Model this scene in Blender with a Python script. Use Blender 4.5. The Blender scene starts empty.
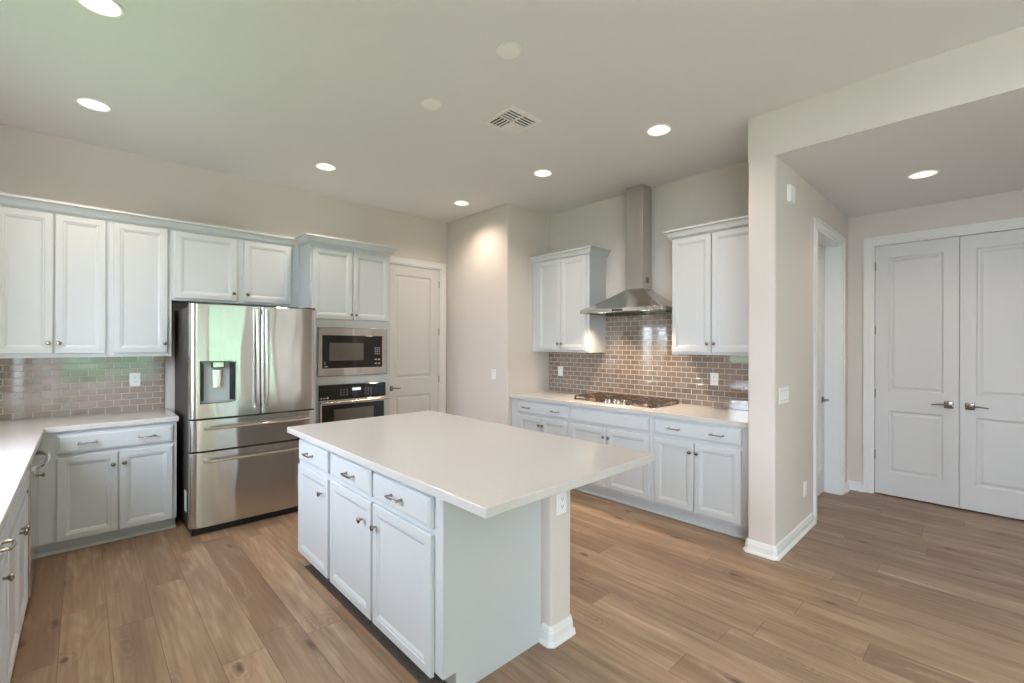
import bpy, bmesh, math, random
from math import pi, sin, cos, radians
from mathutils import Vector, Matrix, noise as mnoise

random.seed(7)
SC = bpy.context.scene
COL = SC.collection

# ------------------------------------------------------------------ camera
PX_F = 454.86
YAW = radians(46.677)
cam = bpy.data.cameras.new('camera')
cam.sensor_fit = 'HORIZONTAL'
cam.sensor_width = 36.0
cam.lens = PX_F / 1024 * 36.0
cam.shift_y = 2.844 / 1024
cam.clip_start = 0.02
camo = bpy.data.objects.new('camera', cam)
COL.objects.link(camo)
_F = Vector((cos(YAW), sin(YAW), 0)); _R = Vector((sin(YAW), -cos(YAW), 0)); _U = Vector((0, 0, 1))
_m = Matrix((_R, _U, -_F)).transposed() @ Matrix.Rotation(radians(0.15), 3, 'Z')
camo.matrix_world = Matrix.Translation((0, 0, 1.5)) @ _m.to_4x4()
SC.camera = camo

# ------------------------------------------------------------------ colour management, world, daylight
SC.view_settings.view_transform = 'Standard'
SC.view_settings.look = 'None'
SC.view_settings.gamma = 1.0
SC.view_settings.use_curve_mapping = False
SC.view_settings.exposure = 0.42
SC.cycles.use_denoising = True
SC.cycles.max_bounces = 10
SC.cycles.diffuse_bounces = 6
SC.cycles.glossy_bounces = 5
SC.cycles.sample_clamp_indirect = 6.0
SC.cycles.caustics_reflective = False
SC.cycles.caustics_refractive = False

SKY = 16.0
SUN = 18.0
CAN_W = 31.0
w = bpy.data.worlds.new('world')
SC.world = w
w.use_nodes = True
bgn = w.node_tree.nodes['Background']
bgn.inputs[0].default_value = (0.74, 0.84, 1.0, 1)
bgn.inputs[1].default_value = SKY
sl = bpy.data.lights.new('sun', 'SUN'); sl.energy = SUN; sl.color = (1, .95, .88); sl.angle = radians(1)
so = bpy.data.objects.new('sun', sl); COL.objects.link(so)
so.rotation_euler = Vector((-.52, -.50, -.69)).to_track_quat('-Z', 'Y').to_euler()

def portal(name, loc, rot, sx, sy):
    l = bpy.data.lights.new(name, 'AREA')
    l.shape = 'RECTANGLE'; l.size = sx; l.size_y = sy
    l.cycles.is_portal = True
    o = bpy.data.objects.new(name, l); COL.objects.link(o)
    o.location = loc; o.rotation_euler = rot
    return o
REAR = -3.2
LEFT = -0.83
RIGHT = 3.527
# openings: rear window, rear glazed door, right-hand rear window, window over the sink, unseen added window in the left wall
portal('sky_portal', (0.43, REAR - .14, 1.135), (pi/2, 0, 0), 1.58, 1.03)
portal('sky_portal', (1.97, REAR - .14, 1.2), (pi/2, 0, 0), 0.9, 2.4)
portal('sky_portal', (3.05, REAR - .14, 1.2), (pi/2, 0, 0), 0.35, 2.4)
portal('sky_portal', (LEFT - .14, 3.025, 1.8), (0, -pi/2, 0), 1.4, 1.35)
portal('sky_portal', (LEFT - .14, -1.9, 1.49), (0, -pi/2, 0), 2.82, 2.2)

# ------------------------------------------------------------------ material helpers
def mat(name, col, rough=.5, metal=0., coat=0., spec=.5, aniso=0.):
    m = bpy.data.materials.new(name); m.use_nodes = True
    b = m.node_tree.nodes['Principled BSDF']
    b.inputs['Base Color'].default_value = (*col, 1)
    b.inputs['Roughness'].default_value = rough
    b.inputs['Metallic'].default_value = metal
    b.inputs['Coat Weight'].default_value = coat
    b.inputs['Specular IOR Level'].default_value = spec
    b.inputs['Anisotropic'].default_value = aniso
    b.inputs['Anisotropic Rotation'].default_value = .25 if aniso else 0.
    return m
class NT:
    def __init__(s, m): s.t = m.node_tree; s.b = s.t.nodes['Principled BSDF']
    def n(s, ty, **kw):
        x = s.t.nodes.new(ty)
        for k, v in kw.items():
            if k.startswith('i_'): x.inputs[k[2:].replace('_', ' ')].default_value = v
            else: setattr(x, k, v)
        return x
    def l(s, a, b): s.t.links.new(a, b)
    def math(s, op, a, b=None, c=None):
        x = s.t.nodes.new('ShaderNodeMath'); x.operation = op
        for i, v in enumerate((a, b, c)):
            if v is None: continue
            if isinstance(v, (int, float)): x.inputs[i].default_value = v
            else: s.l(v, x.inputs[i])
        return x.outputs[0]
    def ramp(s, fac, stops):
        x = s.t.nodes.new('ShaderNodeValToRGB')
        el = x.color_ramp.elements
        while len(el) < len(stops): el.new(.5)
        for e, (p, c) in zip(el, stops): e.position = p; e.color = (*c, 1)
        s.l(fac, x.inputs[0]); return x.outputs[0]
    def mix(s, fac, a, b, mode='MIX'):
        x = s.t.nodes.new('ShaderNodeMix'); x.data_type = 'RGBA'; x.blend_type = mode
        if isinstance(fac, (int, float)): x.inputs[0].default_value = fac
        else: s.l(fac, x.inputs[0])
        for i, v in ((6, a), (7, b)):
            if isinstance(v, tuple): x.inputs[i].default_value = (*v, 1)
            else: s.l(v, x.inputs[i])
        return x.outputs[2]
    def bump(s, h, strength=.2, dist=.002):
        x = s.n('ShaderNodeBump'); x.inputs['Strength'].default_value = strength; x.inputs['Distance'].default_value = dist
        s.l(h, x.inputs['Height']); s.l(x.outputs[0], s.b.inputs['Normal']); return x

def srgb(r, g, b):
    f = lambda c: c/12.92 if c <= .04045 else ((c+.055)/1.055)**2.4
    return (f(r/255), f(g/255), f(b/255))

def plaster(name, col):
    m = mat(name, col, .75, spec=.3); t = NT(m)
    tc = t.n('ShaderNodeTexCoord')
    nz = t.n('ShaderNodeTexNoise'); nz.inputs['Scale'].default_value = 90; nz.inputs['Detail'].default_value = 3
    t.l(tc.outputs['Object'], nz.inputs['Vector'])
    t.bump(nz.outputs[0], .12, .002)
    return m
M = {}
M['wall'] = plaster('wall_paint', (.69, .638, .595))
M['ceiling'] = plaster('ceiling_paint', (.785, .79, .805))
M['trim'] = mat('trim_paint', (.82, .82, .81), .35)
M['cab'] = mat('cabinet_paint', (.585, .612, .632), .38)
t = NT(M['cab'])
tc = t.n('ShaderNodeTexCoord'); mp = t.n('ShaderNodeMapping'); mp.inputs['Scale'].default_value = (120, 120, 4)
nz = t.n('ShaderNodeTexNoise'); nz.inputs['Scale'].default_value = 1.5
t.l(tc.outputs['Object'], mp.inputs[0]); t.l(mp.outputs[0], nz.inputs['Vector']); t.bump(nz.outputs[0], .05, .001)
M['door'] = mat('door_paint', (.70, .70, .695), .4)
M['plate'] = mat('plate_plastic', (.90, .90, .90), .3)
M['steel'] = mat('stainless_steel', (.63, .61, .59), .14, 1., aniso=1.)
t = NT(M['steel'])
tg = t.n('ShaderNodeTangent'); tg.direction_type = 'RADIAL'; tg.axis = 'Z'
t.l(tg.outputs[0], t.b.inputs['Tangent'])
tc = t.n('ShaderNodeTexCoord'); mp = t.n('ShaderNodeMapping'); mp.inputs['Scale'].default_value = (1, 1, 260)
nz = t.n('ShaderNodeTexNoise'); nz.inputs['Scale'].default_value = 3
t.l(tc.outputs['Object'], mp.inputs[0]); t.l(mp.outputs[0], nz.inputs['Vector'])
t.l(t.math('MULTIPLY_ADD', nz.outputs[0], .05, .135), t.b.inputs['Roughness'])
mp2 = t.n('ShaderNodeMapping'); mp2.inputs['Scale'].default_value = (5.5, 5.5, 1.1)
nz2 = t.n('ShaderNodeTexNoise'); nz2.inputs['Scale'].default_value = 1.; nz2.inputs['Detail'].default_value = 1
t.l(tc.outputs['Object'], mp2.inputs[0]); t.l(mp2.outputs[0], nz2.inputs['Vector']); t.bump(nz2.outputs[0], .5, .011)
M['chrome'] = mat('polished_steel', (.72, .70, .67), .14, 1.)
M['nickel'] = mat('dark_nickel', (.34, .30, .27), .25, 1.)
M['pull'] = mat('brushed_nickel', (.42, .38, .34), .25, 1.)
M['bronze'] = mat('hinge_metal', (.40, .37, .33), .35, 1.)
M['black'] = mat('black_plastic', (.012, .012, .013), .4)
M['dark'] = mat('fridge_side_paint', (.045, .04, .037), .5)
M['glass'] = mat('black_glass', (.012, .012, .012), .05, spec=.6)
M['window'] = mat('oven_window_glass', (.13, .115, .10), .08, spec=.6)
M['iron'] = mat('cast_iron', (.10, .062, .042), .32)  # brown tint puts the hood's warm reflected light into the iron colour
M['brass'] = mat('burner_brass', (.55, .40, .26), .35, 1.)
M['mark'] = mat('printed_mark', (.75, .75, .75), .5)
M['disp'] = mat('dispenser_grey', (.38, .42, .42), .30, .1)
M['seam'] = mat('plate_seam', (.42, .42, .42), .6)
M['vent_dark'] = mat('vent_shadow', (.03, .033, .036), .7)
M['toe'] = mat('toe_paint', (.56, .58, .59), .45)
M['grass'] = mat('grass', (.10, .20, .05), .9)
M['concrete'] = mat('concrete', (.62, .60, .56), .8)
M['hedge'] = mat('hedge_green', (.115, .185, .125), .8)
M['wood_raw'] = mat('raw_plywood', (.50, .38, .26), .6)

def emis(name, col, st):
    m = bpy.data.materials.new(name); m.use_nodes = True
    n = m.node_tree.nodes; n.remove(n['Principled BSDF'])
    e = n.new('ShaderNodeEmission'); e.inputs[0].default_value = (*col, 1); e.inputs[1].default_value = st
    m.node_tree.links.new(e.outputs[0], n['Material Output'].inputs[0]); return m
M['lamp'] = emis('lamp_lens', (1, .95, .88), 4.5)
M['display'] = emis('display_glow', (.75, .85, 1), .9)

m = bpy.data.materials.new('clear_pane'); m.use_nodes = True
n = m.node_tree.nodes; n.remove(n['Principled BSDF'])
a = n.new('ShaderNodeBsdfTransparent'); g = n.new('ShaderNodeBsdfGlossy'); g.inputs['Roughness'].default_value = .02
x = n.new('ShaderNodeMixShader'); x.inputs[0].default_value = .06
m.node_tree.links.new(a.outputs[0], x.inputs[1]); m.node_tree.links.new(g.outputs[0], x.inputs[2])
m.node_tree.links.new(x.outputs[0], n['Material Output'].inputs[0]); M['pane'] = m

# quartz
M['quartz'] = mat('white_quartz', (.60, .585, .57), .16); t = NT(M['quartz'])
tc = t.n('ShaderNodeTexCoord'); nz = t.n('ShaderNodeTexNoise'); nz.inputs['Scale'].default_value = 260
nz2 = t.n('ShaderNodeTexNoise'); nz2.inputs['Scale'].default_value = 6
t.l(tc.outputs['Object'], nz.inputs['Vector']); t.l(tc.outputs['Object'], nz2.inputs['Vector'])
c1 = t.ramp(nz.outputs[0], [(.35, (.57, .555, .54)), (.55, (.62, .605, .59))])
t.l(t.mix(t.math('MULTIPLY', nz2.outputs[0], .25), c1, (.60, .58, .565)), t.b.inputs['Base Color'])

# oak plank floor: boards run along Y
M['floor'] = mat('oak_planks', (.4, .3, .2), .38); t = NT(M['floor'])
tc = t.n('ShaderNodeTexCoord'); sp = t.n('ShaderNodeSeparateXYZ'); t.l(tc.outputs['Object'], sp.inputs[0])
PW, PL = .1855, 1.52
xr = t.math('DIVIDE', t.math('ADD', sp.outputs[0], 9.915), PW)
row = t.math('FLOOR', xr); fx = t.math('FRACT', xr)
wn = t.n('ShaderNodeTexWhiteNoise'); wn.noise_dimensions = '1D'; t.l(row, wn.inputs['W'])
yr = t.math('ADD', t.math('DIVIDE', t.math('ADD', sp.outputs[1], 20.), PL), t.math('MULTIPLY', wn.outputs[0], 3.7))
pid = t.math('FLOOR', yr); fy = t.math('FRACT', yr)
cb = t.n('ShaderNodeCombineXYZ'); t.l(row, cb.inputs[0]); t.l(pid, cb.inputs[1])
wn2 = t.n('ShaderNodeTexWhiteNoise'); wn2.noise_dimensions = '2D'; t.l(cb.outputs[0], wn2.inputs['Vector'])
rnd = wn2.outputs[0]
cv = t.n('ShaderNodeCombineXYZ'); t.l(t.math('ADD', sp.outputs[0], t.math('MULTIPLY', rnd, 31.)), cv.inputs[0])
t.l(t.math('ADD', sp.outputs[1], t.math('MULTIPLY', rnd, 57.)), cv.inputs[1]); t.l(t.math('MULTIPLY', rnd, 9.), cv.inputs[2])
def stretched(sx, sy, scale, detail=4, dist=0.):
    mp = t.n('ShaderNodeMapping'); mp.inputs['Scale'].default_value = (sx, sy, 1); t.l(cv.outputs[0], mp.inputs[0])
    nz = t.n('ShaderNodeTexNoise'); nz.inputs['Scale'].default_value = scale; nz.inputs['Detail'].default_value = detail
    nz.inputs['Distortion'].default_value = dist; t.l(mp.outputs[0], nz.inputs['Vector']); return nz.outputs[0]
broad = stretched(7, .9, 1., 3, .6)
fine = stretched(60, 2.2, 1., 5, .3)
ringn = stretched(5, .55, 1., 1, .4)
rings = t.math('SINE', t.math('MULTIPLY', ringn, 75.))
mpk = t.n('ShaderNodeMapping'); mpk.inputs['Scale'].default_value = (4.6, 1.9, 1); wnz = t.n('ShaderNodeTexNoise'); wnz.inputs['Scale'].default_value = 3.5; t.l(cv.outputs[0], wnz.inputs['Vector'])
wv = t.n('ShaderNodeVectorMath'); wv.operation = 'MULTIPLY_ADD'; t.l(wnz.outputs['Color'], wv.inputs[0]); wv.inputs[1].default_value = (.07, .22, 0); t.l(cv.outputs[0], wv.inputs[2])
t.l(wv.outputs[0], mpk.inputs[0])
vk = t.n('ShaderNodeTexVoronoi'); vk.voronoi_dimensions = '2D'; vk.inputs['Scale'].default_value = 1.0; t.l(mpk.outputs[0], vk.inputs['Vector'])
knot = t.ramp(vk.outputs['Distance'], [(.025, (1, 1, 1)), (.10, (0, 0, 0))])
base = t.ramp(rnd, [(0., (.255, .158, .095)), (.3, (.365, .240, .150)), (.65, (.45, .308, .200)), (1., (.335, .225, .145))])
c = t.mix(t.math('MULTIPLY', t.ramp(broad, [(.38, (0, 0, 0)), (.72, (1, 1, 1))]), .75), base, (.20, .118, .072))
pale = stretched(9, 1.3, 1.3, 2, .8)
c = t.mix(t.math('MULTIPLY', t.ramp(pale, [(.52, (0, 0, 0)), (.75, (1, 1, 1))]), .5), c, (.58, .44, .315))
c = t.mix(t.math('MULTIPLY', t.ramp(fine, [(.40, (0, 0, 0)), (.65, (1, 1, 1))]), .42), c, (.20, .118, .072))
c = t.mix(t.math('MULTIPLY', t.math('MULTIPLY_ADD', rings, .5, .5), .20), c, (.17, .098, .06))
halo = t.ramp(vk.outputs['Distance'], [(.06, (1, 1, 1)), (.36, (0, 0, 0))])
krings = t.math('MULTIPLY_ADD', t.math('SINE', t.math('MULTIPLY', t.math('ADD', vk.outputs['Distance'], t.math('MULTIPLY', broad, .5)), 70.)), .5, .5)
wk = t.n('ShaderNodeTexWhiteNoise'); wk.noise_dimensions = '3D'; t.l(vk.outputs['Position'], wk.inputs['Vector'])
kon = t.math('GREATER_THAN', wk.outputs[0], .45)
c = t.mix(t.math('MULTIPLY', t.math('MULTIPLY', halo, krings), t.math('MULTIPLY', kon, .42)), c, (.16, .09, .055))
kon2 = t.math('GREATER_THAN', wk.outputs[0], .74)
c = t.mix(t.math('MULTIPLY', knot, t.math('MULTIPLY', kon2, .85)), c, (.07, .038, .023))
gx = t.math('MINIMUM', fx, t.math('SUBTRACT', 1., fx)); gy = t.math('MINIMUM', fy, t.math('SUBTRACT', 1., fy))
gap = t.math('MAXIMUM', t.math('LESS_THAN', gx, .0085), t.math('LESS_THAN', gy, .0011))
c = t.mix(t.math('MULTIPLY', gap, .7), c, (.10, .06, .035))
t.l(c, t.b.inputs['Base Color'])
t.bump(t.math('SUBTRACT', t.math('MULTIPLY', fine, .25), gap), .25, .0015)
t.l(t.math('MULTIPLY_ADD', fine, .18, .30), t.b.inputs['Roughness'])

# glossy brown glass subway tile; coordinates chosen by the wall the tile is on
def tile(name, axis, off):
    m = mat(name, (.2, .17, .14), .05, spec=1.0, coat=1.); t = NT(m)
    tc = t.n('ShaderNodeTexCoord'); sp = t.n('ShaderNodeSeparateXYZ'); t.l(tc.outputs['Object'], sp.inputs[0])
    cb = t.n('ShaderNodeCombineXYZ'); t.l(t.math('ADD', sp.outputs[axis], off + 20 * .104), cb.inputs[0])
    t.l(t.math('ADD', sp.outputs[2], -.914 + .0525 * 40), cb.inputs[1])
    br = t.n('ShaderNodeTexBrick'); br.offset = .5
    br.inputs['Scale'].default_value = 1.; br.inputs['Brick Width'].default_value = .1045
    br.inputs['Row Height'].default_value = .0525; br.inputs['Mortar Size'].default_value = .0028
    br.inputs['Mortar Smooth'].default_value = .15
    br.inputs['Color1'].default_value = (.20, .158, .128, 1); br.inputs['Color2'].default_value = (.27, .215, .175, 1)
    br.inputs['Mortar'].default_value = (.60, .53, .46, 1)
    t.l(cb.outputs[0], br.inputs['Vector'])
    t.l(br.outputs['Color'], t.b.inputs['Base Color'])
    nz = t.n('ShaderNodeTexNoise'); nz.inputs['Scale'].default_value = 9; t.l(tc.outputs['Object'], nz.inputs['Vector'])
    t.l(t.math('MULTIPLY_ADD', br.outputs['Fac'], .6, .06), t.b.inputs['Roughness'])
    t.l(t.math('SUBTRACT', 1., br.outputs['Fac']), t.b.inputs['Coat Weight'])
    t.l(t.math('MULTIPLY_ADD', br.outputs['Fac'], -.8, 1.), t.b.inputs['Specular IOR Level'])
    t.bump(t.math('ADD', t.math('MULTIPLY', br.outputs['Fac'], -1.), t.math('MULTIPLY', nz.outputs[0], .6)), .45, .0018)
    return m
M['tile_x'] = tile('tile_back', 0, .03)
M['tile_y'] = tile('tile_hood', 1, .02)

# ------------------------------------------------------------------ mesh helpers
class MB:
    def __init__(s): s.v = []; s.f = []
    def add(s, vs, fs):
        o = len(s.v); s.v += [tuple(p) for p in vs]; s.f += [tuple(i + o for i in q) for q in fs]; return s
    def box(s, x0, x1, y0, y1, z0, z1):
        v = [(x, y, z) for z in (z0, z1) for y in (y0, y1) for x in (x0, x1)]
        return s.add(v, [(0, 2, 3, 1), (4, 5, 7, 6), (0, 1, 5, 4), (2, 6, 7, 3), (0, 4, 6, 2), (1, 3, 7, 5)])
    def prism(s, poly, a0, a1, axis='z'):
        n = len(poly)
        def p(q, a):
            return {'z': (q[0], q[1], a), 'x': (a, q[0], q[1]), 'y': (q[0], a, q[1])}[axis]
        v = [p(q, a0) for q in poly] + [p(q, a1) for q in poly]
        return s.add(v, [tuple(range(n))[::-1], tuple(range(n, 2*n))] + [(i, (i+1) % n, n + (i+1) % n, n + i) for i in range(n)])
    def lathe(s, prof, c=(0, 0, 0), axis='z', n=24, cap=True):
        o = []
        for r, h in prof:
            for k in range(n):
                a = 2*pi*k/n; u, v = r*cos(a), r*sin(a)
                q = {'z': (u, v, h), 'y': (u, h, v), 'x': (h, u, v)}[axis]
                o.append((c[0]+q[0], c[1]+q[1], c[2]+q[2]))
        fs = [(j*n+k, j*n+(k+1) % n, (j+1)*n+(k+1) % n, (j+1)*n+k) for j in range(len(prof)-1) for k in range(n)]
        if cap: fs += [tuple(range(n)), tuple(range((len(prof)-1)*n, len(prof)*n))]
        return s.add(o, fs)
    def tube(s, pts, r, n=10, sq=1.0):
        pts = [Vector(p) for p in pts]; rs = r if isinstance(r, (list, tuple)) else [r]*len(pts)
        o = []
        for i, p in enumerate(pts):
            d = (pts[min(i+1, len(pts)-1)] - pts[max(i-1, 0)]).normalized()
            up = Vector((0, 0, 1)) if abs(d.z) < .9 else Vector((0, 1, 0))
            a = d.cross(up).normalized(); b = a.cross(d)
            for k in range(n):
                th = 2*pi*k/n; o.append(p + a*cos(th)*rs[i]*sq + b*sin(th)*rs[i])
        m = len(pts)
        fs = [(j*n+k, j*n+(k+1) % n, (j+1)*n+(k+1) % n, (j+1)*n+k) for j in range(m-1) for k in range(n)]
        fs += [tuple(range(n))[::-1], tuple(range((m-1)*n, m*n))]
        return s.add(o, fs)
    def ring(s, r0, r1):       # two rectangles (x0,x1,z0,z1,y) joined by a sloping band
        def q(r): return [(r[0], r[4], r[2]), (r[1], r[4], r[2]), (r[1], r[4], r[3]), (r[0], r[4], r[3])]
        return s.add(q(r0) + q(r1), [(i, (i+1) % 4, 4+(i+1) % 4, 4+i) for i in range(4)])
    def rect(s, r): return s.add([(r[0], r[4], r[2]), (r[1], r[4], r[2]), (r[1], r[4], r[3]), (r[0], r[4], r[3])], [(0, 1, 2, 3)])
    def slab(s, x0, x1, z0, z1, yf, yb, panels=(), steps=(), edge=.003):
        """a door leaf: front at yf (towards -y), back at yb; panels sink through steps of (inset, depth)"""
        s.ring((x0, x1, z0, z1, yb), (x0, x1, z0, z1, yf+edge))
        s.ring((x0, x1, z0, z1, yf+edge), (x0+edge, x1-edge, z0+edge, z1-edge, yf))
        s.rect((x0, x1, z0, z1, yb))
        xs = sorted({x0+edge, x1-edge, *[p[0] for p in panels], *[p[1] for p in panels]})
        zs = sorted({z0+edge, z1-edge, *[p[2] for p in panels], *[p[3] for p in panels]})
        for a, b in zip(xs, xs[1:]):
            for c, d in zip(zs, zs[1:]):
                if any(p[0] <= (a+b)/2 <= p[1] and p[2] <= (c+d)/2 <= p[3] for p in panels): continue
                s.rect((a, b, c, d, yf))
        for p in panels:
            last = (*p, yf)
            for ins, dep in steps:
                cur = (p[0]+ins, p[1]-ins, p[2]+ins, p[3]-ins, yf+dep); s.ring(last, cur); last = cur
            s.rect(last)
        return s
    def build(s, name, m, parent=None, weld=True, smooth=False, bevel=0., loc=None, seg=2, auto=35):
        me = bpy.data.meshes.new(name); me.from_pydata(s.v, [], s.f); me.update()
        bm = bmesh.new(); bm.from_mesh(me)
        if weld: bmesh.ops.remove_doubles(bm, verts=bm.verts, dist=1e-5)
        bmesh.ops.recalc_face_normals(bm, faces=bm.faces) if weld else None; bm.to_mesh(me); bm.free()
        me.materials.append(M[m] if isinstance(m, str) else m)
        if smooth:
            me.polygons.foreach_set('use_smooth', [True]*len(me.polygons))
            try: me.set_sharp_from_angle(angle=radians(auto))
            except Exception: pass
        o = bpy.data.objects.new(name, me); COL.objects.link(o)
        if parent: o.parent = parent
        if loc: o.location = loc
        if bevel:
            b = o.modifiers.new('edge', 'BEVEL'); b.width = bevel; b.segments = seg; b.limit_method = 'ANGLE'; b.angle_limit = radians(40)
        return o

def tag(o, label, cat, group=None, kind=None):
    o['label'] = label; o['category'] = cat
    if group: o['group'] = group
    if kind: o['kind'] = kind
    return o
def thing(name, label, cat, loc, rz=0., group=None, kind=None):
    o = bpy.data.objects.new(name, None); COL.objects.link(o)
    o.empty_display_size = .1; o.location = loc; o.rotation_euler = (0, 0, rz)
    return tag(o, label, cat, group, kind)
def dup(root, loc, label, rz=None):
    r = root.copy(); COL.objects.link(r); r.location = loc; r['label'] = label
    if rz is not None: r.rotation_euler = (0, 0, rz)
    for ch in list(root.children):
        c = ch.copy(); COL.objects.link(c); c.parent = r
        for g in list(ch.children):
            d = g.copy(); COL.objects.link(d); d.parent = c
    return r

# ------------------------------------------------------------------ room shell
ZC, ZS = 3.148, 2.832
BACK, HOOD, PANTRY, PRET = 5.12, 4.33, 3.60, 3.895
HY0, HY1 = 1.053, 1.235
CLOSET = 5.826
HALLR = -1.0

def wall_boxes(mb, axis, p0, p1, a0, a1, z0, z1, holes):
    """a straight wall p0..p1 thick, running a0..a1, with rectangular holes (h0,h1,z0,z1)"""
    def bx(u0, u1, w0, w1):
        if u1 - u0 < 1e-4 or w1 - w0 < 1e-4: return
        if axis == 'x': mb.box(u0, u1, p0, p1, w0, w1)
        else: mb.box(p0, p1, u0, u1, w0, w1)
    cur = a0
    for h in sorted(holes):
        bx(cur, h[0], z0, z1); bx(h[0], h[1], z0, h[2]); bx(h[0], h[1], h[3], z1); cur = h[1]
    bx(cur, a1, z0, z1)
    return mb
S = 'structure'
LX = (.052, 1.639, 3.212); LY = (1.77, 2.982, 4.268)
LAMPS = [(LX[0], LY[1]), (LX[0], LY[2]), (LX[1], LY[2]), (LX[2], LY[2]), (LX[2], LY[1]), (LX[2], LY[0]), (LX[0], LY[0]), (1.2, -1.2)]  # the last pair is out of view, added for extra light
HLAMP = (4.746, .382)
CAN_R = .086
def ceiling_sheet(x0, x1, y0, y1, z, lamps, roof=.16):
    m = MB(); h = .15; N = 40
    xs = sorted({x0, x1, *[round(l[0]+d, 4) for l in lamps for d in (-h, h)]}); ys = sorted({y0, y1, *[round(l[1]+d, 4) for l in lamps for d in (-h, h)]})
    for a, b in zip(xs, xs[1:]):
        for c, d in zip(ys, ys[1:]):
            hit = [l for l in lamps if a < l[0] < b and c < l[1] < d]
            if not hit: m.add([(a, c, z), (b, c, z), (b, d, z), (a, d, z)], [(0, 1, 2, 3)]); continue
            lx, ly = hit[0]; i_, o_ = [], []
            for k in range(N):
                t_ = 2*pi*k/N; u, v = cos(t_), sin(t_); q = h/max(abs(u), abs(v))
                i_.append((lx+CAN_R*u, ly+CAN_R*v, z)); o_.append((lx+q*u, ly+q*v, z))
            m.add(i_+o_, [(k, (k+1) % N, N+(k+1) % N, N+k) for k in range(N)])
    m.box(x0, x1, y0, y1, z+roof, z+roof+.04)
    m.box(x0, x1, y0, y0+.02, z+.001, z+roof).box(x0, x1, y1-.02, y1, z+.001, z+roof).box(x0, x0+.02, y0, y1, z+.001, z+roof).box(x1-.02, x1, y0, y1, z+.001, z+roof)
    return m
tag(MB().box(LEFT-.15, CLOSET+.15, REAR-.15, BACK+.15, -.05, 0).build('floor', 'floor'),
    'wide oak plank floor running through the kitchen and hall', 'floor', kind=S)
tag(ceiling_sheet(LEFT-.15, HOOD+.15, REAR-.15, BACK+.15, ZC, LAMPS).build('ceiling', 'ceiling', weld=False),
    'flat pale kitchen ceiling dotted with round recessed lamps', 'ceiling', kind=S)
tag(ceiling_sheet(RIGHT+.002, CLOSET+.15, HALLR-.1, HY0+.03, ZS-.0008, [HLAMP]).build('ceiling_hall', 'ceiling', weld=False),
    'lower hall ceiling in front of the double doors', 'ceiling', kind=S)
PD0, PD1, DTOP = 2.686, 3.508, 2.515
tag(wall_boxes(MB(), 'x', BACK, BACK+.12, LEFT-.15, HOOD, 0, ZC, [(PD0, PD1, 0, DTOP)]).box(PD0-.1, PD1+.1, BACK+.12, BACK+.2, 0, 2.7).build('wall_back', 'wall'),
    'beige kitchen wall behind the fridge and the left cabinets', 'wall', kind=S)
tag(wall_boxes(MB(), 'y', LEFT-.14, LEFT, REAR, BACK, 0, ZC, [(2.35, 3.7, 1.1, 2.5), (-3.0, -.8, .08, 2.9)]).build('wall_left', 'wall'),
    'wall with the windows along the left run of cabinets', 'wall', kind=S)
tag(wall_boxes(MB(), 'x', REAR-.14, REAR, LEFT-.14, RIGHT+.14, 0, ZC, [(-.36, 1.22, .62, 1.65), (1.52, 2.42, 0, 2.4), (2.88, 3.22, 0, 2.4)]).build('wall_rear', 'wall'),
    'wall with the glazed patio opening behind the viewer', 'wall', kind=S)
def rounded(x0, x1, y0, y1, r, corners):
    """rectangle with bullnose corners; corners is a set among 'sw','se','ne','nw'"""
    p = []
    for nm, cx, cy, a0 in (('sw', x0, y0, pi), ('se', x1, y0, 1.5*pi), ('ne', x1, y1, 0), ('nw', x0, y1, .5*pi)):
        if nm in corners:
            ox = cx + (r if 'w' in nm else -r); oy = cy + (r if 's' in nm else -r)
            p += [(ox + r*cos(a0 + k*pi/12), oy + r*sin(a0 + k*pi/12)) for k in range(7)]
        else: p.append((cx, cy))
    return p
tag(MB().prism(rounded(PANTRY, HOOD+.1, PRET, BACK+.1, .018, {'sw'}), 0, ZC).build('wall_pantry', 'wall', smooth=True),
    'beige corner wall between the panel door and the range hood cabinets', 'wall', kind=S)
tag(MB().box(HOOD, HOOD+.12, HY1+.0005, PRET, 0, ZC).build('wall_hood', 'wall'),
    'pale wall behind the steel chimney hood', 'wall', kind=S)
HD0, HD1 = 4.585, 5.53
mb = MB().prism(rounded(RIGHT, HD0, HY0, HY1, .02, {'sw', 'nw'}), 0, ZS)
mb.box(RIGHT+.15, HD0, HY0, HY1, ZS, ZC).box(HD0, HD1, HY0, HY1, DTOP, ZC).box(HD1, CLOSET+.15, HY0, HY1, 0, ZC)
mb.box(HD0-.1, HD1+.1, HY1, HY1+.06, 0, DTOP+.1)
tag(mb.build('wall_hall', 'wall', smooth=True, weld=False), 'wall between kitchen and hall, its rounded end standing like a pillar', 'wall', kind=S)
tag(MB().box(RIGHT, RIGHT+.15, HALLR, HY1, ZS, ZC).build('wall_header', 'wall'),
    'dropped header across the top of the hall opening', 'wall', kind=S)
CD0, CD1, CDM = -.412, .850, .219
tag(wall_boxes(MB(), 'y', CLOSET, CLOSET+.12, HALLR-.1, HY0, 0, ZC, [(CD0, CD1, 0, 2.522)]).box(CLOSET+.12, CLOSET+.2, CD0-.1, CD1+.1, 0, 2.7).build('wall_closet', 'wall'),
    'beige hall wall around the white double doors', 'wall', kind=S)
mb = MB().box(RIGHT, CLOSET+.12, HALLR-.12, HALLR, 0, ZC).box(RIGHT, RIGHT+.14, REAR, HALLR-.1, 0, ZC)
tag(mb.build('wall_right', 'wall'), 'wall closing the right side of the hall and room', 'wall', kind=S)

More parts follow.
